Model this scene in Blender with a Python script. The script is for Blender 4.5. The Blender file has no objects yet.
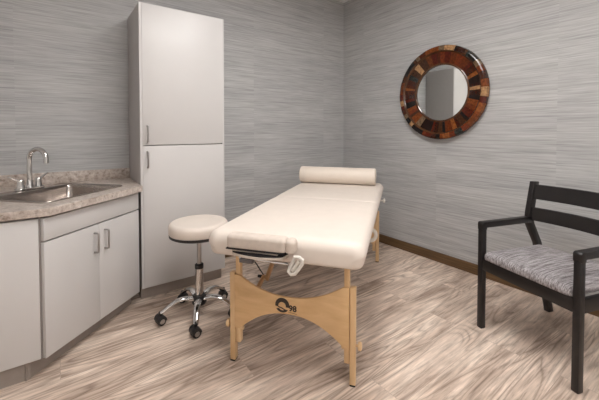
import bpy, bmesh, math, random
from mathutils import Vector, Matrix
random.seed(7)
C = bpy.context.scene.collection
PI = math.pi
R = math.radians

# ------------------------------------------------------------------ helpers
def link(o, parent=None):
    C.objects.link(o)
    if parent is not None:
        o.parent = parent
    return o

def tag(o, label=None, cat=None, group=None, kind=None):
    if label: o['label'] = label
    if cat: o['category'] = cat
    if group: o['group'] = group
    if kind: o['kind'] = kind
    return o

def thing(name, label, cat, loc=(0, 0, 0), rz=0.0, group=None):
    o = bpy.data.objects.new(name, None)
    o.empty_display_size = 0.1
    o.location = loc
    o.rotation_euler = (0, 0, rz)
    link(o)
    return tag(o, label, cat, group)

def obj(name, bm, mat, parent=None, smooth=True, angle=40):
    bmesh.ops.recalc_face_normals(bm, faces=bm.faces[:])
    me = bpy.data.meshes.new(name)
    bm.to_mesh(me)
    bm.free()
    if smooth:
        for p in me.polygons:
            p.use_smooth = True
        me.set_sharp_from_angle(angle=R(angle))
    mats = mat if isinstance(mat, (list, tuple)) else [mat]
    for m in mats:
        me.materials.append(m)
    return link(bpy.data.objects.new(name, me), parent)

def struct(name, bm, mat, smooth=False, parent=None):
    o = obj(name, bm, mat, parent, smooth)
    if parent is None:
        o['kind'] = 'structure'
    return o

def merge(dst, src):
    me = bpy.data.meshes.new('tmp')
    src.to_mesh(me)
    src.free()
    dst.from_mesh(me)
    bpy.data.meshes.remove(me)
    return dst

def box(x0, x1, y0, y1, z0, z1, bev=0.0, seg=2, bm=None, mat=None):
    b = bmesh.new()
    bmesh.ops.create_cube(b, size=1)
    for v in b.verts:
        v.co = Vector(((x0 + x1) / 2 + v.co.x * (x1 - x0), (y0 + y1) / 2 + v.co.y * (y1 - y0), (z0 + z1) / 2 + v.co.z * (z1 - z0)))
    if bev > 0:
        bmesh.ops.bevel(b, geom=b.edges[:], offset=bev, segments=seg, profile=0.5, affect='EDGES')
    if mat is not None:
        b.transform(mat)
    return merge(bm, b) if bm is not None else b

def prism(outline, d0, d1, axis='z', bev=0.0, seg=2, bm=None, mat=None):
    """outline (a,b) extruded along the axis: z -> (a,b,d), y -> (a,d,b), x -> (d,a,b)"""
    f = {'z': lambda a, b, d: (a, b, d), 'y': lambda a, b, d: (a, d, b), 'x': lambda a, b, d: (d, a, b)}[axis]
    b = bmesh.new()
    lo = [b.verts.new(f(p[0], p[1], d0)) for p in outline]
    hi = [b.verts.new(f(p[0], p[1], d1)) for p in outline]
    n = len(lo)
    b.faces.new(lo)
    b.faces.new(hi[::-1])
    for i in range(n):
        b.faces.new((lo[i], hi[i], hi[(i + 1) % n], lo[(i + 1) % n]))
    bmesh.ops.recalc_face_normals(b, faces=b.faces[:])
    if bev > 0:
        es = [e for e in b.edges if len(e.link_faces) == 2 and e.calc_face_angle(0) > R(35)]
        bmesh.ops.bevel(b, geom=es, offset=bev, segments=seg, profile=0.5, affect='EDGES')
    if mat is not None:
        b.transform(mat)
    return merge(bm, b) if bm is not None else b

def rings(rs, closed=False, cap=True, bm=None, mat=None):
    b = bmesh.new()
    vs = [[b.verts.new(p) for p in r] for r in rs]
    n = len(vs[0])
    m = len(vs)
    for i in range(m if closed else m - 1):
        A, B = vs[i], vs[(i + 1) % m]
        for j in range(n):
            b.faces.new((A[j], A[(j + 1) % n], B[(j + 1) % n], B[j]))
    if cap and not closed:
        b.faces.new(vs[0][::-1])
        b.faces.new(vs[-1])
    bmesh.ops.recalc_face_normals(b, faces=b.faces[:])
    if mat is not None:
        b.transform(mat)
    return merge(bm, b) if bm is not None else b

def tube(path, r, seg=12, closed=False, bm=None, flat=None, mat=None):
    """round (or, with flat=(a,b), flattened) tube along a path; r may be a list"""
    P = [Vector(p) for p in path]
    n = len(P)
    rs = []
    up = None
    for i in range(n):
        if closed:
            t = (P[(i + 1) % n] - P[(i - 1) % n]).normalized()
        else:
            t = (P[min(i + 1, n - 1)] - P[max(i - 1, 0)]).normalized()
        if up is None:
            up = Vector((0, 0, 1)) if abs(t.z) < 0.9 else Vector((1, 0, 0))
        u = (up - t * up.dot(t)).normalized()
        up = u
        v = t.cross(u)
        rr = r[i] if isinstance(r, (list, tuple)) else r
        fa, fb = flat if flat else (1, 1)
        rs.append([P[i] + u * (rr * fa * math.cos(2 * PI * k / seg)) + v * (rr * fb * math.sin(2 * PI * k / seg)) for k in range(seg)])
    return rings(rs, closed=closed, bm=bm, mat=mat)

def lathe(prof, seg=40, bm=None, mat=None):
    """profile of (r, z) turned around Z; r = 0 ends are closed with a tiny cap"""
    rs = [[(max(r, 1e-4) * math.cos(2 * PI * k / seg), max(r, 1e-4) * math.sin(2 * PI * k / seg), z) for k in range(seg)] for r, z in prof]
    return rings(rs, bm=bm, mat=mat)

def rrect(cx, cy, hx, hy, r, n=6):
    pts = []
    r = min(r, hx - 1e-4, hy - 1e-4)
    for sx, sy, a0 in ((1, 1, 0), (-1, 1, 90), (-1, -1, 180), (1, -1, 270)):
        for k in range(n + 1):
            a = R(a0 + 90 * k / n)
            pts.append((cx + sx * (hx - r) + r * math.cos(a), cy + sy * (hy - r) + r * math.sin(a)))
    return pts

def pad(cx, cy, hx, hy, z0, z1, corner=0.04, rt=0.03, rb=0.012, dome=0.0, bm=None, mat=None, n=6):
    """upholstered pad: stacked rounded rectangles, soft top edge, optional crown"""
    lv = []
    for k in range(5):
        a = PI / 2 * k / 4
        lv.append((z0 + rb * (1 - math.sin(a)) if False else z0 + rb * (1 - math.cos(a)), rb * (1 - math.sin(a))))
    for k in range(8):
        a = PI / 2 * k / 7
        lv.append((z1 - rt * (1 - math.sin(a)), rt * (1 - math.cos(a))))
    rs = []
    for z, ins in lv:
        rs.append([(x, y, z) for x, y in rrect(cx, cy, hx - ins, hy - ins, max(corner - ins * 0.6, 0.006), n)])
    if dome > 0:
        for k in range(1, 9):
            f = 1 - k / 9
            z = z1 + dome * (1 - f * f)
            rs.append([(cx + (x - cx) * f, cy + (y - cy) * f, z) for x, y in rrect(cx, cy, hx - rt, hy - rt, max(corner - rt * 0.6, 0.006), n)])
    return rings(rs, bm=bm, mat=mat)

def M_axis(loc, zdir):
    """matrix that puts local Z along zdir at loc"""
    q = Vector((0, 0, 1)).rotation_difference(Vector(zdir).normalized())
    return Matrix.Translation(Vector(loc)) @ q.to_matrix().to_4x4()

# ------------------------------------------------------------------ materials
def nt(name):
    m = bpy.data.materials.new(name)
    m.use_nodes = True
    t = m.node_tree
    return m, t, t.nodes['Principled BSDF']

def N(t, typ, **kw):
    n = t.nodes.new(typ)
    for k, v in kw.items():
        if k in n.inputs.keys():
            n.inputs[k].default_value = v
        else:
            setattr(n, k, v)
    return n

def ramp(t, stops, interp='LINEAR'):
    n = t.nodes.new('ShaderNodeValToRGB')
    n.color_ramp.interpolation = interp
    e = n.color_ramp.elements
    while len(e) < len(stops):
        e.new(0.5)
    for i, (p, c) in enumerate(stops):
        e[i].position = p
        e[i].color = (c[0], c[1], c[2], 1)
    return n

def coords(t, scale=(1, 1, 1), rot=(0, 0, 0), loc=(0, 0, 0)):
    tc = t.nodes.new('ShaderNodeTexCoord')
    mp = t.nodes.new('ShaderNodeMapping')
    mp.inputs['Scale'].default_value = scale
    mp.inputs['Rotation'].default_value = rot
    mp.inputs['Location'].default_value = loc
    t.links.new(tc.outputs['Object'], mp.inputs['Vector'])
    return mp

def mix(t, a, b, fac, blend='MIX'):
    n = t.nodes.new('ShaderNodeMix')
    n.data_type = 'RGBA'
    n.blend_type = blend
    for sock, val in ((n.inputs[0], fac), (n.inputs[6], a), (n.inputs[7], b)):
        if hasattr(val, 'links'):
            t.links.new(val, sock)
        elif isinstance(val, (int, float)):
            sock.default_value = val
        else:
            sock.default_value = (*val[:3], 1)
    return n.outputs[2]

def bump(t, b, height, strength=0.2, dist=0.002):
    n = t.nodes.new('ShaderNodeBump')
    n.inputs['Strength'].default_value = strength
    n.inputs['Distance'].default_value = dist
    t.links.new(height, n.inputs['Height'])
    t.links.new(n.outputs['Normal'], b.inputs['Normal'])

def simple(name, col, rough=0.5, metal=0.0, var=0.04, scale=30, bmp=0.0, spec=0.5, stretch=(1, 1, 1)):
    m, t, b = nt(name)
    mp = coords(t, stretch)
    n = N(t, 'ShaderNodeTexNoise', Scale=scale, Detail=4.0)
    t.links.new(mp.outputs[0], n.inputs['Vector'])
    r = ramp(t, [(0.3, [c * (1 - var) for c in col]), (0.7, [min(1, c * (1 + var)) for c in col])])
    t.links.new(n.outputs['Fac'], r.inputs[0])
    t.links.new(r.outputs[0], b.inputs['Base Color'])
    b.inputs['Roughness'].default_value = rough
    b.inputs['Metallic'].default_value = metal
    b.inputs['Specular IOR Level'].default_value = spec
    if bmp > 0:
        bump(t, b, n.outputs['Fac'], bmp)
    return m

def wallpaper(name):
    """grasscloth: short irregular horizontal threads, soft vertical strip seams"""
    m, t, b = nt(name)
    tc = t.nodes.new('ShaderNodeTexCoord')
    sx = t.nodes.new('ShaderNodeSeparateXYZ')
    t.links.new(tc.outputs['Object'], sx.inputs[0])
    ad = N(t, 'ShaderNodeMath', operation='ADD')
    t.links.new(sx.outputs[0], ad.inputs[0])
    t.links.new(sx.outputs[1], ad.inputs[1])
    # strip index shifts the threads from strip to strip
    dv = N(t, 'ShaderNodeMath', operation='DIVIDE')
    dv.inputs[1].default_value = 0.91
    t.links.new(ad.outputs[0], dv.inputs[0])
    fl = N(t, 'ShaderNodeMath', operation='FLOOR')
    t.links.new(dv.outputs[0], fl.inputs[0])
    cb = t.nodes.new('ShaderNodeCombineXYZ')
    t.links.new(ad.outputs[0], cb.inputs[0])
    t.links.new(sx.outputs[2], cb.inputs[2])
    ml = N(t, 'ShaderNodeMath', operation='MULTIPLY')
    ml.inputs[1].default_value = 0.35
    t.links.new(fl.outputs[0], ml.inputs[0])
    t.links.new(ml.outputs[0], cb.inputs[1])
    def layer(sc, scale, detail, rough):
        mp = t.nodes.new('ShaderNodeMapping')
        mp.inputs['Scale'].default_value = sc
        t.links.new(cb.outputs[0], mp.inputs['Vector'])
        n = N(t, 'ShaderNodeTexNoise', Scale=scale, Detail=detail, Roughness=rough)
        t.links.new(mp.outputs[0], n.inputs['Vector'])
        return n.outputs['Fac']
    a = layer((2.4, 1, 115), 1.0, 4.0, 0.62)
    f = layer((5, 1, 190), 1.0, 2.0, 0.6)
    g = layer((0.6, 1, 9), 1.0, 2.0, 0.5)
    r1 = ramp(t, [(0.30, (0.345, 0.344, 0.345)), (0.46, (0.440, 0.440, 0.438)), (0.68, (0.505, 0.505, 0.502))])
    t.links.new(a, r1.inputs[0])
    r2 = ramp(t, [(0.3, (0.84, 0.84, 0.84)), (0.7, (1.14, 1.14, 1.14))])
    t.links.new(f, r2.inputs[0])
    r3 = ramp(t, [(0.3, (0.93, 0.92, 0.93)), (0.7, (1.07, 1.07, 1.06))])
    t.links.new(g, r3.inputs[0])
    c1 = mix(t, r1.outputs[0], r2.outputs[0], 1.0, 'MULTIPLY')
    c2 = mix(t, c1, r3.outputs[0], 1.0, 'MULTIPLY')
    t.links.new(c2, b.inputs['Base Color'])
    b.inputs['Roughness'].default_value = 0.75
    b.inputs['Specular IOR Level'].default_value = 0.25
    bump(t, b, a, 0.25, 0.002)
    return m

def floor_mat():
    m, t, b = nt('vinyl_plank')
    tc = t.nodes.new('ShaderNodeTexCoord')
    br = N(t, 'ShaderNodeTexBrick', offset=0.37, offset_frequency=2)
    br.inputs['Color1'].default_value = (0, 0, 0, 1)
    br.inputs['Color2'].default_value = (1, 1, 1, 1)
    br.inputs['Mortar'].default_value = (0.5, 0.5, 0.5, 1)
    br.inputs['Scale'].default_value = 1.0
    br.inputs['Mortar Size'].default_value = 0.0012
    br.inputs['Mortar Smooth'].default_value = 0.3
    br.inputs['Brick Width'].default_value = 1.22
    br.inputs['Row Height'].default_value = 0.178
    t.links.new(tc.outputs['Object'], br.inputs['Vector'])
    sc = N(t, 'ShaderNodeVectorMath', operation='SCALE')
    sc.inputs['Scale'].default_value = 17.3
    t.links.new(br.outputs['Color'], sc.inputs[0])
    ad = N(t, 'ShaderNodeVectorMath', operation='ADD')
    t.links.new(tc.outputs['Object'], ad.inputs[0])
    t.links.new(sc.outputs[0], ad.inputs[1])
    def layer(s, scale, detail, rough, dist):
        mp = t.nodes.new('ShaderNodeMapping')
        mp.inputs['Scale'].default_value = s
        t.links.new(ad.outputs[0], mp.inputs['Vector'])
        n = N(t, 'ShaderNodeTexNoise', Scale=scale, Detail=detail, Roughness=rough, Distortion=dist)
        t.links.new(mp.outputs[0], n.inputs['Vector'])
        return n.outputs['Fac']
    broad = layer((1.9, 11, 1), 1.0, 3.0, 0.55, 0.7)
    patch = layer((1.3, 5, 1.7), 1.0, 1.0, 0.5, 0.0)
    # cathedral figure: contour bands of a soft stretched noise
    soft = layer((0.95, 7.0, 1), 1.0, 1.0, 0.45, 0.5)
    mu = N(t, 'ShaderNodeMath', operation='MULTIPLY')
    mu.inputs[1].default_value = 13.0
    t.links.new(soft, mu.inputs[0])
    fr = N(t, 'ShaderNodeMath', operation='PINGPONG')
    fr.inputs[1].default_value = 0.5
    t.links.new(mu.outputs[0], fr.inputs[0])
    fine = layer((4.5, 70, 1), 1.0, 4.0, 0.72, 0.5)
    r1 = ramp(t, [(0.30, (0.40, 0.300, 0.238)), (0.5, (0.645, 0.515, 0.425)), (0.68, (0.82, 0.69, 0.585))])
    t.links.new(broad, r1.inputs[0])
    r2 = ramp(t, [(0.0, (0.60, 0.57, 0.55)), (0.16, (0.90, 0.89, 0.88)), (0.40, (1.04, 1.04, 1.04)), (0.5, (1.10, 1.10, 1.10))])
    t.links.new(fr.outputs[0], r2.inputs[0])
    r3 = ramp(t, [(0.32, (0.56, 0.54, 0.52)), (0.5, (0.98, 0.98, 0.98)), (0.68, (1.22, 1.22, 1.22))])
    t.links.new(fine, r3.inputs[0])
    rp = ramp(t, [(0.40, (0.15, 0.15, 0.15)), (0.58, (1, 1, 1))])
    t.links.new(patch, rp.inputs[0])
    c = mix(t, r1.outputs[0], r2.outputs[0], rp.outputs[0], 'MULTIPLY')
    c = mix(t, c, r3.outputs[0], 0.85, 'MULTIPLY')
    hf = N(t, 'ShaderNodeMath', operation='MULTIPLY')
    hf.inputs[1].default_value = 0.35
    t.links.new(br.outputs['Fac'], hf.inputs[0])
    c = mix(t, c, (0.16, 0.12, 0.095), hf.outputs[0])
    t.links.new(c, b.inputs['Base Color'])
    b.inputs['Roughness'].default_value = 0.48
    b.inputs['Specular IOR Level'].default_value = 0.35
    bump(t, b, fine, 0.08, 0.001)
    return m

def laminate():
    m, t, b = nt('stone_laminate')
    mp = coords(t)
    n1 = N(t, 'ShaderNodeTexNoise', Scale=42.0, Detail=6.0, Roughness=0.72)
    n2 = N(t, 'ShaderNodeTexNoise', Scale=7.0, Detail=3.0, Roughness=0.6)
    for n in (n1, n2):
        t.links.new(mp.outputs[0], n.inputs['Vector'])
    r1 = ramp(t, [(0.33, (0.23, 0.175, 0.145)), (0.45, (0.44, 0.375, 0.33)), (0.56, (0.55, 0.485, 0.44)), (0.70, (0.68, 0.63, 0.59))])
    r2 = ramp(t, [(0.35, (0.90, 0.87, 0.85)), (0.65, (1.08, 1.08, 1.08))])
    t.links.new(n1.outputs['Fac'], r1.inputs[0])
    t.links.new(n2.outputs['Fac'], r2.inputs[0])
    c = mix(t, r1.outputs[0], r2.outputs[0], 1.0, 'MULTIPLY')
    t.links.new(c, b.inputs['Base Color'])
    b.inputs['Roughness'].default_value = 0.32
    return m

def wood(name, dark, light, axis_scale, rough=0.4):
    m, t, b = nt(name)
    mp = coords(t, axis_scale)
    n = N(t, 'ShaderNodeTexNoise', Scale=1.0, Detail=4.0, Roughness=0.55, Distortion=0.6)
    t.links.new(mp.outputs[0], n.inputs['Vector'])
    r = ramp(t, [(0.3, dark), (0.7, light)])
    t.links.new(n.outputs['Fac'], r.inputs[0])
    t.links.new(r.outputs[0], b.inputs['Base Color'])
    b.inputs['Roughness'].default_value = rough
    return m

def seat_fabric():
    m, t, b = nt('woven_fabric')
    def layer(s, d):
        mp = coords(t, s)
        n = N(t, 'ShaderNodeTexNoise', Scale=1.0, Detail=d, Roughness=0.6)
        t.links.new(mp.outputs[0], n.inputs['Vector'])
        return n.outputs['Fac']
    a = layer((9, 170, 60), 3.0)
    c_ = layer((160, 190, 190), 2.0)
    r1 = ramp(t, [(0.32, (0.115, 0.098, 0.100)), (0.5, (0.285, 0.262, 0.268)), (0.68, (0.46, 0.435, 0.44))])
    t.links.new(a, r1.inputs[0])
    r2 = ramp(t, [(0.3, (0.75, 0.75, 0.75)), (0.7, (1.2, 1.2, 1.2))])
    t.links.new(c_, r2.inputs[0])
    c = mix(t, r1.outputs[0], r2.outputs[0], 1.0, 'MULTIPLY')
    t.links.new(c, b.inputs['Base Color'])
    b.inputs['Roughness'].default_value = 0.9
    b.inputs['Specular IOR Level'].default_value = 0.2
    bump(t, b, c_, 0.3, 0.001)
    return m

def tile_mat():
    m, t, b = nt('varnished_mosaic')
    at = t.nodes.new('ShaderNodeAttribute')
    at.attribute_name = 'tile'
    mp = coords(t, (60, 60, 60))
    n = N(t, 'ShaderNodeTexNoise', Scale=1.0, Detail=3.0)
    t.links.new(mp.outputs[0], n.inputs['Vector'])
    r = ramp(t, [(0.3, (0.7, 0.65, 0.6)), (0.7, (1.6, 1.55, 1.45))])
    t.links.new(n.outputs['Fac'], r.inputs[0])
    c = mix(t, at.outputs['Color'], r.outputs[0], 1.0, 'MULTIPLY')
    t.links.new(c, b.inputs['Base Color'])
    b.inputs['Roughness'].default_value = 0.16
    bump(t, b, n.outputs['Fac'], 0.15, 0.001)
    return m

WALL = wallpaper('grasscloth')
FLOOR = floor_mat()
LAM = laminate()
CEIL = simple('ceiling_paint', (0.78, 0.77, 0.75), 0.9)
PAINT = simple('plain_paint', (0.74, 0.725, 0.71), 0.8)
BASE = wood('walnut_base', (0.085, 0.045, 0.018), (0.165, 0.095, 0.042), (3, 3, 60), 0.45)
WHITE = simple('white_laminate', (0.595, 0.576, 0.566), 0.38, var=0.012, scale=5)
SIDEP = simple('shaded_side_panel', (0.47, 0.445, 0.435), 0.5, var=0.015)  # cabinet white toned down, shade of the left side put into the colour
GREYB = simple('taupe_carcass', (0.30, 0.27, 0.255), 0.5, var=0.02)
TOE = simple('taupe_toe', (0.33, 0.285, 0.255), 0.5, var=0.05)
STEEL = simple('brushed_steel', (0.43, 0.385, 0.355), 0.24, 1.0, 0.06, 40, stretch=(1, 1, 1))
DGREY = simple('grey_metal', (0.16, 0.15, 0.15), 0.4, 0.6)
NICKEL = simple('satin_nickel', (0.42, 0.40, 0.39), 0.28, 1.0)
CHROME = simple('chrome', (0.66, 0.65, 0.64), 0.07, 1.0, 0.01)
CREAM = simple('cream_vinyl', (0.715, 0.635, 0.568), 0.52, var=0.02, scale=14, bmp=0.04, spec=0.3)
CREAM2 = simple('cream_bolster', (0.75, 0.66, 0.575), 0.52, var=0.02, scale=14, bmp=0.04, spec=0.3)
TAUPE = simple('beige_cloth', (0.60, 0.52, 0.455), 0.75, var=0.06, scale=35, bmp=0.1, spec=0.2)
BLACK = simple('black_plastic', (0.014, 0.013, 0.014), 0.4)
VELCRO = simple('black_band', (0.012, 0.010, 0.011), 0.85)
BIRCH = wood('maple_ply', (0.62, 0.385, 0.185), (0.76, 0.51, 0.27), (2, 5, 22), 0.38)
BIRCHV = wood('maple_leg', (0.66, 0.43, 0.225), (0.80, 0.57, 0.33), (18, 18, 2.5), 0.38)
BRACEW = wood('maple_brace', (0.42, 0.24, 0.11), (0.56, 0.34, 0.17), (3, 20, 20), 0.42)
INK = simple('logo_ink', (0.03, 0.018, 0.012), 0.5)
IVORY = simple('ivory_plastic', (0.70, 0.66, 0.60), 0.3, var=0.01)
ESP = wood('espresso_wood', (0.006, 0.005, 0.005), (0.013, 0.010, 0.010), (8, 8, 8), 0.34)
FAB = seat_fabric()
TILE = tile_mat()
DARKW = wood('dark_walnut', (0.045, 0.016, 0.006), (0.10, 0.04, 0.014), (20, 20, 20), 0.2)
GLASS, gt, gb = nt('mirror_glass')
gb.inputs['Metallic'].default_value = 1.0
gb.inputs['Roughness'].default_value = 0.015
gn = N(gt, 'ShaderNodeTexNoise', Scale=2.0)
gr = ramp(gt, [(0.0, (0.86, 0.88, 0.86)), (1.0, (0.88, 0.90, 0.88))])
gt.links.new(gn.outputs['Fac'], gr.inputs[0])
gt.links.new(gr.outputs[0], gb.inputs['Base Color'])
LAMP, lt, lb = nt('lamp_diffuser')
lb.inputs['Base Color'].default_value = (0.9, 0.9, 0.88, 1)
lb.inputs['Emission Color'].default_value = (1.0, 0.982, 0.966, 1)
lb.inputs['Emission Strength'].default_value = 18.0

LAMPB = LAMP.copy()
LAMPB.node_tree.nodes['Principled BSDF'].inputs['Emission Strength'].default_value = 20.5
LAMP_FILL = LAMP.copy()
LAMP_FILL.node_tree.nodes['Principled BSDF'].inputs['Emission Strength'].default_value = 17.0

# ------------------------------------------------------------------ room
X0, X1, Y0, Y1, ZC = -1.05, 2.83, -1.35, 2.95, 2.751
struct('floor', box(X0 - .1, X1 + .1, Y0 - .1, Y1 + .1, -0.1, 0.0), FLOOR)
struct('ceiling', box(X0 - .1, X1 + .1, Y0 - .1, Y1 + .1, ZC, ZC + 0.1), CEIL)
struct('wall_back', box(X0 - .1, X1 + .1, Y1, Y1 + .1, 0, ZC), WALL)
struct('wall_right', box(X1, X1 + .1, Y0 - .1, Y1, 0, ZC), WALL)
struct('wall_left', box(X0 - .1, X0, Y0 - .1, Y1, 0, ZC), PAINT)
struct('wall_front', box(X0, X1, Y0 - .1, Y0, 0, ZC), PAINT)
def baseboard(name, x0, x1, y0, y1):
    struct(name, box(x0, x1, y0, y1, 0.0, 0.088, 0.003), BASE)
baseboard('baseboard_right', X1 - 0.014, X1, Y0, Y1)
baseboard('baseboard_back', 1.10, X1 - 0.014, Y1 - 0.014, Y1)
baseboard('baseboard_left', X0, X0 + 0.014, Y0, 1.98)

# ------------------------------------------------------------------ handles
def bar_handle(parent, mat4, h=0.11, off=0.03, r=0.0052):
    """D-shaped pull: local z up, -y out of the door"""
    pth = [(0, 0, -h / 2), (0, -off * .75, -h / 2), (0, -off * .95, -h / 2 + off * .06), (0, -off, -h / 2 + off * .25),
           (0, -off, h / 2 - off * .25), (0, -off * .95, h / 2 - off * .06), (0, -off * .75, h / 2), (0, 0, h / 2)]
    b = tube(pth, r, 10, mat=mat4)
    return obj('handle', b, NICKEL, parent)

# ------------------------------------------------------------------ tall cabinet
cx0, cx1, cy, ct = 0.4715, 1.0916, 2.5107, 2.095
Y1c = Y1 - .003
tc = thing('tall_cabinet', 'tall white two-door storage cabinet against the wall between the sink and the massage table', 'cabinet', ((cx0 + cx1) / 2, (cy + Y1) / 2, 0))
ox, oy = tc.location.x, tc.location.y
def L(b):  # world -> local of the tall cabinet
    b.transform(Matrix.Translation((-ox, -oy, 0)))
    return b
bd = box(cx0, cx0 + .018, cy + .003, Y1c, .095, ct, .001)
box(cx1 - .018, cx1, cy + .003, Y1c, .095, ct, .001, bm=bd)
box(cx0 + .018, cx1 - .018, cy + .003, Y1c, ct - .018, ct, .001, bm=bd)
box(cx0 + .018, cx1 - .018, cy + .004, Y1c, .095, .113, .001, bm=bd)
box(cx0 + .018, cx1 - .018, Y1c - .01, Y1c, .113, ct - .018, bm=bd)
box(cx0 + .018, cx1 - .018, cy + .03, Y1c - .01, 1.095, 1.113, bm=bd)
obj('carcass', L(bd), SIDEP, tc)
eb = box(cx0, cx0 + .018, cy, cy + .003, .095, ct)
box(cx1 - .018, cx1, cy, cy + .003, .095, ct, bm=eb)
box(cx0 + .018, cx1 - .018, cy, cy + .003, ct - .018, ct, bm=eb)
obj('edge_band', L(eb), WHITE, tc, smooth=False)
for z0, z1, hz in ((1.107, ct - .006, 1.185), (.097, 1.101, 1.005)):
    d = obj('door', L(box(cx0 + .016, cx1 - .013, cy - .004, cy + .016, z0, z1, .0015)), WHITE, tc)
    bar_handle(d, Matrix.Translation((cx0 + .045 - ox, cy - .004 - oy, hz)))
obj('toe_kick', L(box(cx0 + .004, cx1 - .01, cy + .055, Y1 - .02, 0, .095)), TOE, tc)

# ------------------------------------------------------------------ diagonal sink cabinet
K = Vector((0.457, 2.484, 0))
tdir = Vector((0.737, 0.676, 0)).normalized()
ang = math.atan2(tdir.y, tdir.x)
# local frame of the diagonal: x along the front (to the right), y into the cabinet, origin at K
DM = Matrix.Translation(K) @ Matrix.Rotation(ang, 4, 'Z')
def dl(x, y, z=0):
    return DM @ Vector((x, y, z))
sb = thing('sink_cabinet', 'white angled base cabinet under the sink with a drawer front and two handled doors', 'cabinet', K)
RK = Matrix.Rotation(ang, 4, 'Z')
def SR(b):
    b.transform(RK)
    return b
inv = DM.inverted()
def fp(inset=0.0):
    pts = [(-0.70 , 0.02 + inset), (-0.002, 0.02 + inset)]
    w = [(0.4695, 2.94), (-0.885, 2.94)]
    out = list(pts)
    for q in w:
        p = inv @ Vector((q[0], q[1], 0))
        out.append((p.x, p.y))
    return out
def shell(outline, z0, z1, th):
    """open-topped box over a convex outline, with a floor"""
    b = bmesh.new()
    n = len(outline)
    c = Vector((sum(p[0] for p in outline) / n, sum(p[1] for p in outline) / n))
    inn = []
    for p in outline:
        d = (c - Vector(p)).normalized()
        inn.append((p[0] + d.x * th, p[1] + d.y * th))
    o0 = [b.verts.new((*p, z0)) for p in outline]
    o1 = [b.verts.new((*p, z1)) for p in outline]
    i1 = [b.verts.new((*p, z1)) for p in inn]
    i0 = [b.verts.new((*p, z0 + th)) for p in inn]
    b.faces.new(o0)
    b.faces.new(i0)
    for i in range(n):
        j = (i + 1) % n
        b.faces.new((o0[i], o0[j], o1[j], o1[i]))
        b.faces.new((o1[i], o1[j], i1[j], i1[i]))
        b.faces.new((i1[i], i1[j], i0[j], i0[i]))
    return b
obj('carcass', SR(shell(fp(), .095, .790, .02)), GREYB, sb, smooth=False)
obj('drawer_front', SR(box(-.694, -.010, 0, .019, .672, .782, .0015)), WHITE, sb)
for x0, x1, hx in ((-.694, -.3558, -.392), (-.3542, -.010, -.315)):
    d = obj('door', SR(box(x0, x1, 0, .019, .096, .664, .0015)), WHITE, sb)
    bar_handle(d, RK @ Matrix.Translation((hx, 0, .565)))
obj('toe_kick', SR(prism([(-.735, .075), (-.002, .075), (-.002, .11), (-.72, .11)], 0, .095)), TOE, sb, smooth=False)

# left base cabinet, front parallel to the back wall
lx0, lx1, ly = -0.96, -0.071, 2.022
lb_ = thing('base_cabinet', 'plain white base cabinet without handles at the left end of the counter', 'cabinet', (lx0, ly, 0))
def LL(b):
    b.transform(Matrix.Translation((-lx0, -ly, 0)))
    return b
obj('carcass', LL(prism([(lx0, ly + .02), (lx1 - .012, ly + .02), (-.912, Y1 - .01), (lx0, Y1 - .01)], .095, .790)), GREYB, lb_, smooth=False)
obj('door', LL(box(lx0, lx1 - .004, ly, ly + .019, .097, .782, .0015)), WHITE, lb_)
obj('toe_kick', LL(box(lx0, -.118, ly + .03, ly + .06, 0, .095)), TOE, lb_, smooth=False)

# ------------------------------------------------------------------ worktop with cut-out
CT, TH = 0.833, 0.040
sx0, sx1, sy0, sy1 = -0.590, -0.050, 0.098, 0.515     # basin opening in the diagonal frame
ctop = thing('countertop', 'stone-patterned laminate countertop with a low backsplash around the sink', 'countertop', (0, Y1 - .3, CT - TH))
def CL(b):
    b.transform(Matrix.Translation((0, -(Y1 - .3), -(CT - TH))))
    return b
outer = [(.4640, 2.440), (-.027, 2.005), (-1.04, 2.036), (-1.04, 2.949), (.4705, 2.949), (.4705, 2.449)]
hole = [dl(*p) for p in rrect((sx0 + sx1) / 2, (sy0 + sy1) / 2, (sx1 - sx0) / 2, (sy1 - sy0) / 2, .022, 4)]
b = bmesh.new()
es = []
for loop in (outer, [(h.x, h.y) for h in hole]):
    vs = [b.verts.new((p[0], p[1], CT)) for p in loop]
    es += [b.edges.new((vs[i], vs[(i + 1) % len(vs)])) for i in range(len(vs))]
bmesh.ops.triangle_fill(b, use_beauty=True, use_dissolve=False, edges=es)
ex = bmesh.ops.extrude_face_region(b, geom=b.faces[:])
for v in [g for g in ex['geom'] if isinstance(g, bmesh.types.BMVert)]:
    v.co.z = CT - TH
wt = obj('worktop', CL(b), LAM, ctop, smooth=False)
bv = wt.modifiers.new('edge', 'BEVEL')
bv.width = .004
bv.segments = 2
bv.limit_method = 'ANGLE'
bv.angle_limit = R(50)
obj('backsplash', CL(box(-1.04, .4705, Y1 - .021, Y1 - .001, CT, .912, .002)), LAM, ctop)

# ------------------------------------------------------------------ sink
sk = thing('sink', 'stainless steel drop-in sink set at an angle into the stone-patterned counter', 'sink', dl(-.32, .33, CT), ang)
sM = Matrix.Translation((.32, -.33, 0))
mx, my = (sx0 + sx1) / 2, (sy0 + sy1) / 2
hx, hy = (sx1 - sx0) / 2, (sy1 - sy0) / 2
def rr(ix, z, r=.05):
    return [(x, y, z) for x, y in rrect(mx, my, hx - ix, hy - ix, max(r, .01), 7)]
rim_o = [(x, y, .0005) for x, y in rrect(mx, my + .032, hx + .020, hy + .048, .045, 7)]
rim_o2 = [(x, y, .006) for x, y in rrect(mx, my + .032, hx + .016, hy + .044, .043, 7)]
prof = [rim_o, rim_o2, rr(.003, .004, .026), rr(.007, .0, .03), rr(.010, -.02, .032), rr(.016, -.115, .04), rr(.035, -.137, .06), rr(.06, -.146, .06)]
prof += [[(mx + (x - mx) * f, my + (y - my) * f, -.146 - .004 * (1 - f)) for x, y, z in prof[-1]] for f in (.6, .28)]
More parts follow.
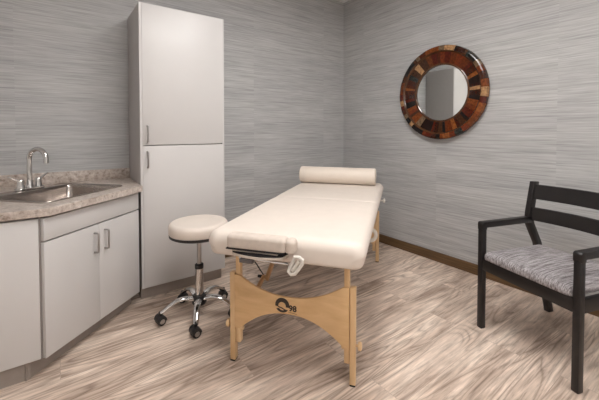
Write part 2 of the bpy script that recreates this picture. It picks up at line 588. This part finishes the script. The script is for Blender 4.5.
b = rings(prof, cap=False)
bb = rings([[(p[0], p[1], p[2]) for p in prof[-1]], [(mx + .04 * math.cos(2 * PI * k / 32 + PI / 4), my + .04 * math.sin(2 * PI * k / 32 + PI / 4), -.150) for k in range(32)]], cap=False) if len(prof[-1]) == 32 else None
if bb: merge(b, bb)
b.transform(sM)
basin = obj('basin', b, STEEL, sk, angle=55)
so = basin.modifiers.new('gauge', 'SOLIDIFY')
so.thickness = 0.0012
so.offset = -1
obj('drain', lathe([(0.041, -.149), (.041, -.146), (.034, -.145), (.028, -.150), (.012, -.152), (.010, -.148), (0, -.147)], 28, mat=Matrix.Translation((mx + .32, my - .33, 0))), CHROME, sk)

# ------------------------------------------------------------------ faucet
fy = 0.553
fc = thing('faucet', 'chrome gooseneck faucet with two lever handles standing behind the sink', 'faucet', dl(-.300, fy, CT + .0062), ang)
b = pad(0, 0, .088, .028, 0, .014, .025, .006, .001)
obj('deck_plate', b, CHROME, fc)
g = .064
pth = [(0, 0, .01), (0, 0, .06), (0, 0, .12), (0, 0, .190)]
for k in range(1, 15):
    a = PI * k / 14 * 1.02
    pth.append((0, -g + g * math.cos(a), .190 + g * math.sin(a)))
pth.append((0, -2 * g - .001, .178))
b = tube(pth, .0142, 16)
lathe([(.024, .008), (.024, .02), (.019, .03), (.0175, .05), (.0165, .056)], 24, bm=b)
lathe([(.0145, 0), (.0145, .018), (.0115, .019), (.0115, .001), (.0, .001)], 20, bm=b, mat=Matrix.Translation((0, -2 * g - .001, .166)))
obj('spout', b, CHROME, fc)
for s in (-1, 1):
    b = lathe([(.023, .008), (.022, .02), (.018, .045), (.019, .058), (.014, .066), (0, .068)], 24, mat=Matrix.Translation((s * .056, 0, 0)))
    tube([(s * .056, 0, .05), (s * .075, .0, .064), (s * .100, .002, .078), (s * .124, .004, .090)], [.010, .0085, .0075, .0065], 12, bm=b, flat=(.6, 1.2))
    obj('handle', b, CHROME, fc)

# ------------------------------------------------------------------ round wall mirror
mr = thing('wall_mirror', 'round wall mirror in a wide brown mosaic wood frame on the right wall', 'mirror', (X1, 1.676, 1.552))
# local: the ring is turned around X; build around Z then rotate so Z -> -X
MX = Matrix.Rotation(-PI / 2, 4, 'Y')
pal = [(0.33, 0.145, 0.045), (0.25, 0.105, 0.036), (0.18, 0.075, 0.03), (0.40, 0.20, 0.07), (0.10, 0.045, 0.025), (0.46, 0.26, 0.11),
       (0.27, 0.085, 0.03), (0.22, 0.13, 0.07), (0.34, 0.17, 0.06), (0.21, 0.085, 0.032), (0.075, 0.05, 0.038), (0.36, 0.15, 0.05)]
pale = [(0.58, 0.45, 0.32), (0.38, 0.31, 0.24), (0.11, 0.13, 0.12)]
def mosaic(prof, cuts, gap, rnd, name, every):
    """prof: (r, z) across the ring; one raised tile per sector"""
    b = bmesh.new()
    lay = b.loops.layers.color.new('tile')
    a = 0.0
    th = []
    while a < 2 * PI - .05:
        w = rnd.uniform(*cuts)
        th.append((a, min(a + w, 2 * PI)))
        a += w
    th[-1] = (th[-1][0], 2 * PI)
    for i, (a0, a1) in enumerate(th):
        col = rnd.choice(pale) if rnd.random() < every else rnd.choice(pal)
        dz = rnd.uniform(0, .0025)
        n = 3
        grid = []
        for k in range(n + 1):
            t = a0 + gap + (a1 - a0 - 2 * gap) * k / n
            grid.append([b.verts.new((r * math.cos(t), r * math.sin(t), z + dz)) for r, z in prof])
        base = [[b.verts.new((r * math.cos(t), r * math.sin(t), .004)) for r in (prof[0][0], prof[-1][0])] for t in (a0 + gap, a1 - gap)]
        fs = []
        for k in range(n):
            for j in range(len(prof) - 1):
                fs.append(b.faces.new((grid[k][j], grid[k][j + 1], grid[k + 1][j + 1], grid[k + 1][j])))
        for side, gk in ((0, 0), (1, n)):
            fs.append(b.faces.new([base[side][0]] + grid[gk] + [base[side][1]]))
        for f in fs:
            for lp in f.loops:
                lp[lay] = (*col, 1)
    b.transform(MX)
    return obj(name, b, TILE, mr, smooth=True, angle=35)
rnd = random.Random(21)
b = lathe([(.248, .002), (.418, .002), (.421, .02), (.418, .047), (.405, .054), (.372, .054), (.366, .048), (.358, .037), (.268, .022), (.258, .028), (.250, .028), (.248, .012)], 96, mat=MX)
obj('frame', b, DARKW, mr)
mosaic([(.266, .0235), (.31, .031), (.360, .0385)], (.07, .20), .0012, rnd, 'inner_mosaic_ring', .10)
mosaic([(.373, .053), (.386, .0575), (.404, .0565), (.417, .049), (.4215, .034), (.4215, .016)], (.07, .20), .0012, rnd, 'outer_mosaic_ring', .20)
obj('mirror_glass', lathe([(0, .008), (.2495, .008), (.2495, .0125), (0, .0125)], 96, mat=MX), GLASS, mr, angle=20)

# ------------------------------------------------------------------ massage table
PHI = R(37.2)
mt = thing('massage_table', 'cream padded massage table on light maple legs with an arched end panel', 'massage table', (0.925, 1.343, 0), PHI)
TM = mt.matrix_basis.copy()
SF, SB = -0.128, 1.700      # ends of the pad along the table
def cushion():
    hw, zb, zt = 0.391, 0.595, 0.717
    RR, re, rb = 0.052, 0.055, 0.03
    ss = []
    for k in range(9):
        ss.append(SF + re * (1 - math.cos(PI / 2 * k / 8)))
    ss += [SF + re + (0.76 - SF - re) * k / 14 for k in range(1, 15)] + [.775, .785, .79, .795, .805, .82]
    ss += [0.82 + (SB - re - 0.82) * k / 14 for k in range(1, 15)]
    ss += [SB - re * (1 - math.cos(PI / 2 * k / 8)) for k in range(7, -1, -1)]
    rs = []
    for s in ss:
        d = min(s - SF, SB - s)
        ins = re - math.sqrt(max(0, re * re - (re - min(d, re)) ** 2))
        seam = .010 * math.exp(-((s - .79) / .008) ** 2) + .004 * math.exp(-((s - .79) / .035) ** 2)
        h = hw - ins - seam * 1.0
        t = zt - ins * .95 - seam * .55
        bo = zb + ins * .45
        ring = []
        def arc(cy_, cz_, r, a0, a1, n):
            for k in range(n + 1):
                a = R(a0 + (a1 - a0) * k / n)
                ring.append((s, cy_ + r * math.cos(a), cz_ + r * math.sin(a)))
        r = min(RR, (t - bo) * .48)
        q = min(rb, (t - bo) * .4)
        hb = h - .012
        arc(h - r, t - r, r, 0, 90, 8)
        for k in range(1, 12):
            y = (h - r) * (1 - 2 * k / 12)
            ring.append((s, y, t + .0035 * (1 - (y / h) ** 2)))
        arc(-(h - r), t - r, r, 90, 180, 8)
        arc(-(hb - q), bo + q, q, 180, 270, 5)
        arc(hb - q, bo + q, q, 270, 360, 5)
        rs.append(ring)
    return rings(rs)
cb_ = cushion()
cb_.transform(Matrix.Translation((0, .008, 0)))
obj('cushion', cb_, CREAM, mt, angle=60)
fr = box(0.0, 1.58, -.30, -.28, .565, .597, .003)
box(0.0, 1.58, .28, .30, .565, .597, .003, bm=fr)
for s in (0.0, .77, .795, 1.56):
    box(s, s + .02, -.28, .28, .565, .597, .003, bm=fr)
obj('frame', fr, BRACEW, mt)
def curve_pts(w0, z0, wm, zm, w1, z1, n=18):
    """smooth sagging or rising edge through three points"""
    out = []
    for k in range(n + 1):
        u = k / n
        w = w0 + (w1 - w0) * u
        e = 1 - abs(2 * u - 1) ** 2.2
        zl = z0 + (z1 - z0) * u
        out.append((w, zl + (zm - (z0 + z1) / 2) * e))
    return out
def end_panel(s, flip):
    top = curve_pts(-.268, .462, 0, .383, .268, .470)
    bot = curve_pts(.268, .185, 0, .300, -.268, .185)
    ol = [(-.297, .462)] + top + [(.297, .470), (.297, .185)] + bot + [(-.297, .185)]
    return prism([(-w, z) for w, z in ol], s - .014, s, 'x', .0015)
for s, nm in ((0.0, 'front'), (1.556, 'rear')):
    sg = 1 if nm == 'front' else -1
    sp = s if sg == 1 else s + .014
    pn = obj('end_panel', end_panel(sp, sg), BIRCH, mt, angle=30)
    for w in ((-1, 1) if nm == 'front' else (-1.07, 1.07)):
        b = box(s, s + .030, -(w * .271), -(w * .297), .10, .592, .003) if w < 0 else box(s, s + .030, -(w * .297), -(w * .271), .10, .592, .003)
        lg = obj('upper_leg', b, BIRCHV, mt)
        y0, y1 = sorted((-(w * .2985), -(w * .327)))
        lw = obj('lower_leg', box(s - .008, s + .026, y0, y1, .006, .470, .003), BIRCHV, mt)
        obj('foot_pad', box(s - .009, s + .027, y0 + .001, y1 - .001, 0, .008, .002), BLACK, lw)
        for z in ((.19,) if nm == 'front' else ()):
            b = lathe([(.006, 0), (.006, .008), (.016, .009), (.020, .014), (.020, .024), (.014, .028), (0, .028)], 14,
                      mat=M_axis((s + .010, -(w * .327), z), (0, -w, 0)))
            obj('knob', b, BIRCHV, lw)
        b = lathe([(.013, 0), (.013, .010), (.009, .014), (0, .014)], 6, mat=M_axis((s + .012, -(w * .271), .175), (0, w, 0)))
        obj('bolt', b, BIRCHV, lg)
    if nm == 'front':
        # printed emblem: broken ring, swoosh, two characters, rule underneath
        s_ = sp - .0145
        lx, lz, ro, ri = .034, .342, .0370, .0195
        def P(w, z, d=0):
            return (s_ - .0004 + d, -w, z)
        b = bmesh.new()
        def strip(pa, pb):
            va = [b.verts.new(P(*p)) for p in pa]
            vb = [b.verts.new(P(*p)) for p in pb]
            for i in range(len(va) - 1):
                b.faces.new((va[i], va[i + 1], vb[i + 1], vb[i]))
        def arcp(r, a0, a1, dx=0, dz=0, n=40, sq=1.0):
            return [(-lx + dx + r * math.cos(R(a0 + (a1 - a0) * k / n)), lz + dz + r * sq * math.sin(R(a0 + (a1 - a0) * k / n))) for k in range(n + 1)]
        strip(arcp(ro, -14, 192), arcp(ri, -14, 192, -.001, -.004))
        strip(arcp(ro, 212, 318), arcp(ri, 212, 318, 0, -.006))
        sw = [(-lx - .030, lz - .006), (-lx - .016, lz - .008), (-lx, lz - .012), (-lx + .014, lz - .019), (-lx + .030, lz - .022)]
        strip([(w, z + .0) for w, z in sw], [(w, z - t) for (w, z), t in zip(sw, (.001, .006, .007, .006, .0015))])
        strip([(-lx + .030, lz - .0285), (-lx + .075, lz - .0345)], [(-lx + .030, lz - .0300), (-lx + .075, lz - .0365)])
        lo = obj('logo', b, INK, pn, smooth=False)
        cu = bpy.data.curves.new('lettering', 'FONT')
        cu.body = '98'
        cu.size = .040
        cu.offset = .0016
        cu.extrude = .0002
        tmp = bpy.data.objects.new('lettering', cu)
        C.objects.link(tmp)
        bpy.context.view_layer.update()
        me = bpy.data.meshes.new_from_object(tmp.evaluated_get(bpy.context.evaluated_depsgraph_get()))
        bpy.data.objects.remove(tmp)
        me.materials.clear()
        # text x -> +w (= -y), text y -> z, facing -x
        me.transform(Matrix(((0, 0, -1, s_ - .0004), (-1, 0, 0, lx - .034), (0, 1, 0, lz - .0235), (0, 0, 0, 1))))
        me.materials.append(INK)
        link(bpy.data.objects.new('lettering', me), pn)
# folding wooden braces and cables under the bed
def brace(p, q, w=.030, t=.016):
    p, q = Vector(p), Vector(q)
    d = q - p
    m = M_axis(p, d)
    return box(-w / 2, w / 2, -t / 2, t / 2, 0, d.length, .004, mat=m)
for sg in (-1,):
    y = -sg * .185
    obj('brace', brace((.030, y, .385), (.115, y, .415), .026, .016), BRACEW, mt)
    b = brace((.10, y + sg * .02, .405), (.40, y + sg * .02, .580), .030, .018)
    br = obj('brace', b, BRACEW, mt)
    tube([(.112, y - .014, .412), (.112, y + .034, .412)], .008, 10, bm=(kb := bmesh.new()))
    obj('hinge_pin', kb, BLACK, br)
    obj('cable', tube([(.032, y + sg * -.04, .55), (.07, y + sg * -.02, .49), (.11, y, .42)], .0032, 8), BLACK, mt)
# carry strap and outlet knob on the right side
def loop(cx_, cy_, cz_, rx, rz, n=28):
    return [(cx_, cy_ + rx * math.cos(2 * PI * k / n), cz_ + rz * math.sin(2 * PI * k / n)) for k in range(n)]
obj('carry_strap', tube(loop(.70, -.324, .512, .050, .042), .009, 10, closed=True, flat=(.6, 1.4)), IVORY, mt)
obj('side_knob', lathe([(.006, 0), (.006, .03), (.018, .034), (.020, .044), (.012, .050), (0, .050)], 18, mat=M_axis((1.50, -.355, .582), (0, -1, 0))), IVORY, mt)

# ------------------------------------------------------------------ bolster
bl = thing('bolster', 'cream cylindrical bolster lying across the far end of the massage table', 'bolster', TM @ Vector((1.475, 0.024, .7208)), PHI)
r = .0755
pr = [(0, -.348), (r - .012, -.348), (r - .004, -.345), (r, -.338), (r, -.333)]
pr += [(r - .0008, -.330), (r, -.327)]
pr += [(r + .0005 * math.sin(9 * k), -.327 + .654 * k / 12) for k in range(1, 12)]
pr += [(r, .327), (r - .0008, .330), (r, .333), (r, .338), (r - .004, .345), (r - .012, .348), (0, .348)]
obj('roll_cover', lathe(pr, 56, mat=Matrix.Translation((0, 0, r)) @ Matrix.Rotation(PI / 2, 4, 'X')), CREAM2, bl)

# ------------------------------------------------------------------ face cradle at the near end
fcr = thing('face_cradle', 'beige padded face cradle with black banding and white lever at the table end', 'face cradle', TM @ Vector((-.170, .085, .637)), PHI)
# local: x along the table, y to the left; z from .62
b = pad(.006, .014, .036, .144, .036, .096, .020, .018, .006)
pad(.008, -.146, .034, .024, .034, .092, .022, .018, .008, bm=b)
obj('cushion', b, TAUPE, fcr, angle=60)
obj('black_band', box(-.031, .038, -.120, .158, .029, .0355, .002), VELCRO, fcr)
plate = [(.040, .150), (.040, -.125)] + [(-.038 * math.sin(PI * k / 20) ** .7, -.125 + .275 * k / 20) for k in range(1, 20)]
obj('platform', prism(plate, -.003, .010, 'z', .003), TAUPE, fcr)
plate2 = [(x * .97, .012 + (y - .012) * .985) for x, y in plate]
obj('velcro_strip', prism(plate2, .0103, .018, 'z', .001), VELCRO, fcr)
obj('spacer', box(-.018, .036, -.09, .13, .0183, .0287, .002), TAUPE, fcr)
obj('crossbar', tube([(.0, .045, -.016), (.0, -.135, -.020)], .0065, 12), CHROME, fcr)
obj('bracket', box(-.016, .016, .030, .098, -.034, -.014, .004), DGREY, fcr)
for y in (.10, -.06):
    obj('support_rail', tube([(.0, y, -.014), (.16, y, -.040)], .007, 10), CHROME, fcr)
b = tube([(-.012, -.168, .020), (-.016, -.190, .022), (-.016, -.204, .012), (-.016, -.202, -.006), (-.016, -.186, -.030), (-.016, -.170, -.052), (-.014, -.152, -.058), (-.012, -.140, -.046), (-.012, -.148, -.024), (-.012, -.160, -.002)], .0085, 12, closed=True)
tube([(-.014, -.158, -.040), (-.016, -.190, .006)], .0078, 10, bm=b)
obj('cam_lever', b, IVORY, fcr)
# ------------------------------------------------------------------ rolling stool
st = thing('rolling_stool', 'round cream rolling stool on a chrome five-star base beside the massage table', 'stool', (0.742, 2.120, 0))
RS = .186
obj('seat_rim', lathe([(0, .530), (RS - .012, .530), (RS - .003, .535), (RS - .002, .551), (0, .551)], 56), BLACK, st)
pr = [(0, .551), (RS - .004, .551), (RS, .559)] + [(RS - .028 * (1 - math.cos(PI / 2 * k / 8)), .594 + .028 * math.sin(PI / 2 * k / 8)) for k in range(9)]
pr += [(RS * f * .84, .622 + .004 * (1 - f)) for f in (.9, .6, .3, 0)]
obj('seat_cushion', lathe(pr, 56), CREAM, st, angle=50)
obj('piston', lathe([(0, .30), (.0145, .30), (.0145, .525), (.05, .526), (.05, .5305), (0, .5305)], 24), NICKEL, st)
b = lathe([(0, .10), (.026, .10), (.026, .315), (.023, .318), (0, .318)], 28)
obj('column_sleeve', b, CHROME, st)
obj('sleeve_collar', lathe([(0, .312), (.0275, .312), (.0275, .336), (.021, .342), (0, .342)], 28), BLACK, st)
obj('hub', lathe([(0, .078), (.040, .078), (.046, .086), (.046, .124), (.038, .138), (0, .138)], 28), BLACK, st)
leg0 = None
def stool_leg():
    # arched chrome arm, local +X outward
    pth, rad = [], []
    for k in range(13):
        u = k / 12
        x = .030 + .206 * u
        z = .112 + .026 * math.sin(PI * min(u * 1.1, 1)) - .036 * u * u - .004 * u
        pth.append((x, 0, z))
        rad.append(.023 - .008 * u)
    return tube(pth, rad, 14, flat=(.62, 1.05))
def wheel(y):
    return lathe([(0, -.010), (.020, -.010), (.026, -.007), (.027, 0), (.026, .007), (.020, .010), (0, .010)], 24, mat=M_axis((0, y, .027), (0, 1, 0)))
mesh_cache = {}
for i, a in enumerate((27, 99, 171, 245, 316)):
    Rz = Matrix.Rotation(R(a), 4, 'Z')
    if not mesh_cache:
        lg = obj('leg', stool_leg(), CHROME, st, angle=60)
        b = lathe([(.008, .040), (.008, .066), (.013, .068), (.013, .078), (0, .079)], 14)
        prism([(-.030, .026), (-.026, .044), (-.012, .058), (.006, .063), (.020, .058), (.029, .042), (.030, .030), (.0, .032)], -.0285, .0285, 'y', .002, bm=b)
        cs = obj('caster', b, BLACK, lg)
        w1 = obj('wheel', wheel(-.017), BLACK, cs)
        w2 = obj('wheel', wheel(.017), BLACK, cs)
        hb = [obj('wheel_cap', lathe([(0, 0), (.016, 0), (.014, .003), (0, .003)], 20, mat=M_axis((0, s * .0268, .027), (0, s, 0))), NICKEL, w) for s, w in ((-1, w1), (1, w2))]
        mesh_cache.update(leg=lg.data, cs=cs.data, w=(w1.data, w2.data), c=[h.data for h in hb])
        for h in hb:   # three levels only: caps sit with the caster
            h.parent = lg
        w1.parent = w2.parent = lg
        for o in (cs, w1, w2, *hb):
            o.location = (.236, 0, 0)
            o.rotation_euler = (0, 0, R(-35))
        lg.rotation_euler = (0, 0, R(a))
        kids = (cs, w1, w2, *hb)
    else:
        l2 = lg.copy()
        C.objects.link(l2)
        l2.parent = st
        l2.rotation_euler = (0, 0, R(a))
        for k_ in kids:
            c2 = k_.copy()
            C.objects.link(c2)
            c2.parent = l2
            c2.rotation_euler = (0, 0, R((-35, 40, 20, -60, 75)[i]))

# ------------------------------------------------------------------ arm chair
CH = R(-17.9)
ch = thing('armchair', 'dark espresso wood armchair with a grey woven seat by the right wall', 'chair', (2.094, 0.960, 0), CH)
W = -.532
LT = .0165   # half leg width across
def side(y):
    for nm, x0, x1 in (('leg', -.022, .014),):
        obj(nm, box(x0, x1, y - LT, y + LT, 0, .622, .005), ESP, ch)
    # arm rail: continues the front leg with a rounded knee
    o = [(-.022, .606), (-.022, .640)] + [(-.022 + .014 * (1 - math.cos(PI / 2 * k / 4)), .640 + .014 * math.sin(PI / 2 * k / 4)) for k in range(1, 5)]
    o += [(.385, .656), (.385, .618), (.014, .618), (.014, .606)]
    obj('armrest', prism(o, y - LT - .003, y + LT + .003, 'y', .004), ESP, ch)
    # bent rear leg that carries the back
    bk = [(.558, 0), (.436, .475), (.368, .600), (.360, .640), (.366, .690), (.405, .880), (.449, .880), (.412, .690), (.407, .640), (.414, .610), (.482, .480), (.604, 0)]
    obj('leg', prism(bk, y - LT, y + LT, 'y', .004), ESP, ch)
side(0.0)
side(W)
b = box(-.020, .010, W + LT, -LT, .365, .432, .004)
obj('seat_rail', b, ESP, ch)
obj('seat_rail', box(.44, .468, W + LT, -LT, .365, .432, .004), ESP, ch)
for y in (0.0, W):
    obj('seat_rail', box(.014, .450, y - LT + .005, y + LT - .005, .365, .432, .004), ESP, ch)
obj('seat_cushion', pad(.214, W / 2, .240, .246, .432, .482, .03, .032, .008, dome=.014, n=5), FAB, ch, angle=70)
def slat(z0, z1, xb, tilt):
    """curved back slat between the two rear legs"""
    rs = []
    n = 18
    for k in range(n + 1):
        u = -1 + 2 * k / n
        y = W / 2 + u * (-W / 2 - LT + .004)
        x = xb + .040 * (1 - u * u)
        rs.append([(x, y, z0), (x + tilt, y, z1), (x + tilt + .018, y, z1), (x + .018, y, z0)])
    b_ = rings(rs)
    bmesh.ops.bevel(b_, geom=[e for e in b_.edges if e.calc_face_angle(0) > R(60)], offset=.003, segments=2, affect='EDGES')
    return b_
obj('back_slat', slat(.770, .862, .397, .019), ESP, ch)
obj('back_slat', slat(.634, .716, .378, .012), ESP, ch)

# ------------------------------------------------------------------ lamps (unseen recessed ceiling panels; the front pair is added fill)
def ceiling_light(label, x, y, hx_, hy_, lamp=LAMP):
    t_ = thing('ceiling_light', label, 'ceiling light', (x, y, ZC), 0, 'recessed ceiling light panels')
    b_ = bmesh.new()
    for q in ((-hx_ - .03, hx_ + .03, -hy_ - .03, -hy_), (-hx_ - .03, hx_ + .03, hy_, hy_ + .03), (-hx_ - .03, -hx_, -hy_, hy_), (hx_, hx_ + .03, -hy_, hy_)):
        box(*q, -.014, 0, .002, bm=b_)
    obj('frame', b_, CEIL, t_)
    obj('diffuser', box(-hx_, hx_, -hy_, hy_, -.008, -.001), lamp, t_, smooth=False)
ceiling_light('square white ceiling light panel in front of the tall cabinet', 0.60, 0.95, .30, .30)
ceiling_light('square white ceiling light panel over the middle of the massage table', 1.30, 1.20, .30, .30, LAMPB)
ceiling_light('added square white fill light panel on the ceiling near the armchair end of the room', 1.50, -.75, .30, .30, LAMP_FILL)  # unseen panel, added for more light from the camera side
ceiling_light('added square white fill light panel on the ceiling nearest the front left corner', 0.60, -.75, .30, .30, LAMP_FILL)  # second added fill panel, out of view behind the camera

# ------------------------------------------------------------------ camera, world, view
cam = bpy.data.cameras.new('camera')
cam.sensor_fit = 'HORIZONTAL'
cam.sensor_width = 36.0
cam.lens = 332.03 / 599 * 36
cam.shift_x = 0.0
cam.shift_y = -(200 - 139.72) / 599
cam.clip_start = 0.02
co = bpy.data.objects.new('camera', cam)
co.location = (0, 0, 1.2057)
co.rotation_euler = (PI / 2 - 0.0262, 0, -0.633)
C.objects.link(co)
sc_ = bpy.context.scene
sc_.camera = co
wd = bpy.data.worlds.new('world')
wd.use_nodes = True
wd.node_tree.nodes['Background'].inputs[0].default_value = (0.9, 0.95, 1, 1)
wd.node_tree.nodes['Background'].inputs[1].default_value = 0.3
sc_.world = wd
sc_.view_settings.view_transform = 'Standard'
sc_.view_settings.look = 'None'
sc_.view_settings.gamma = 1.0
sc_.view_settings.use_curve_mapping = False
sc_.view_settings.exposure = 0.0
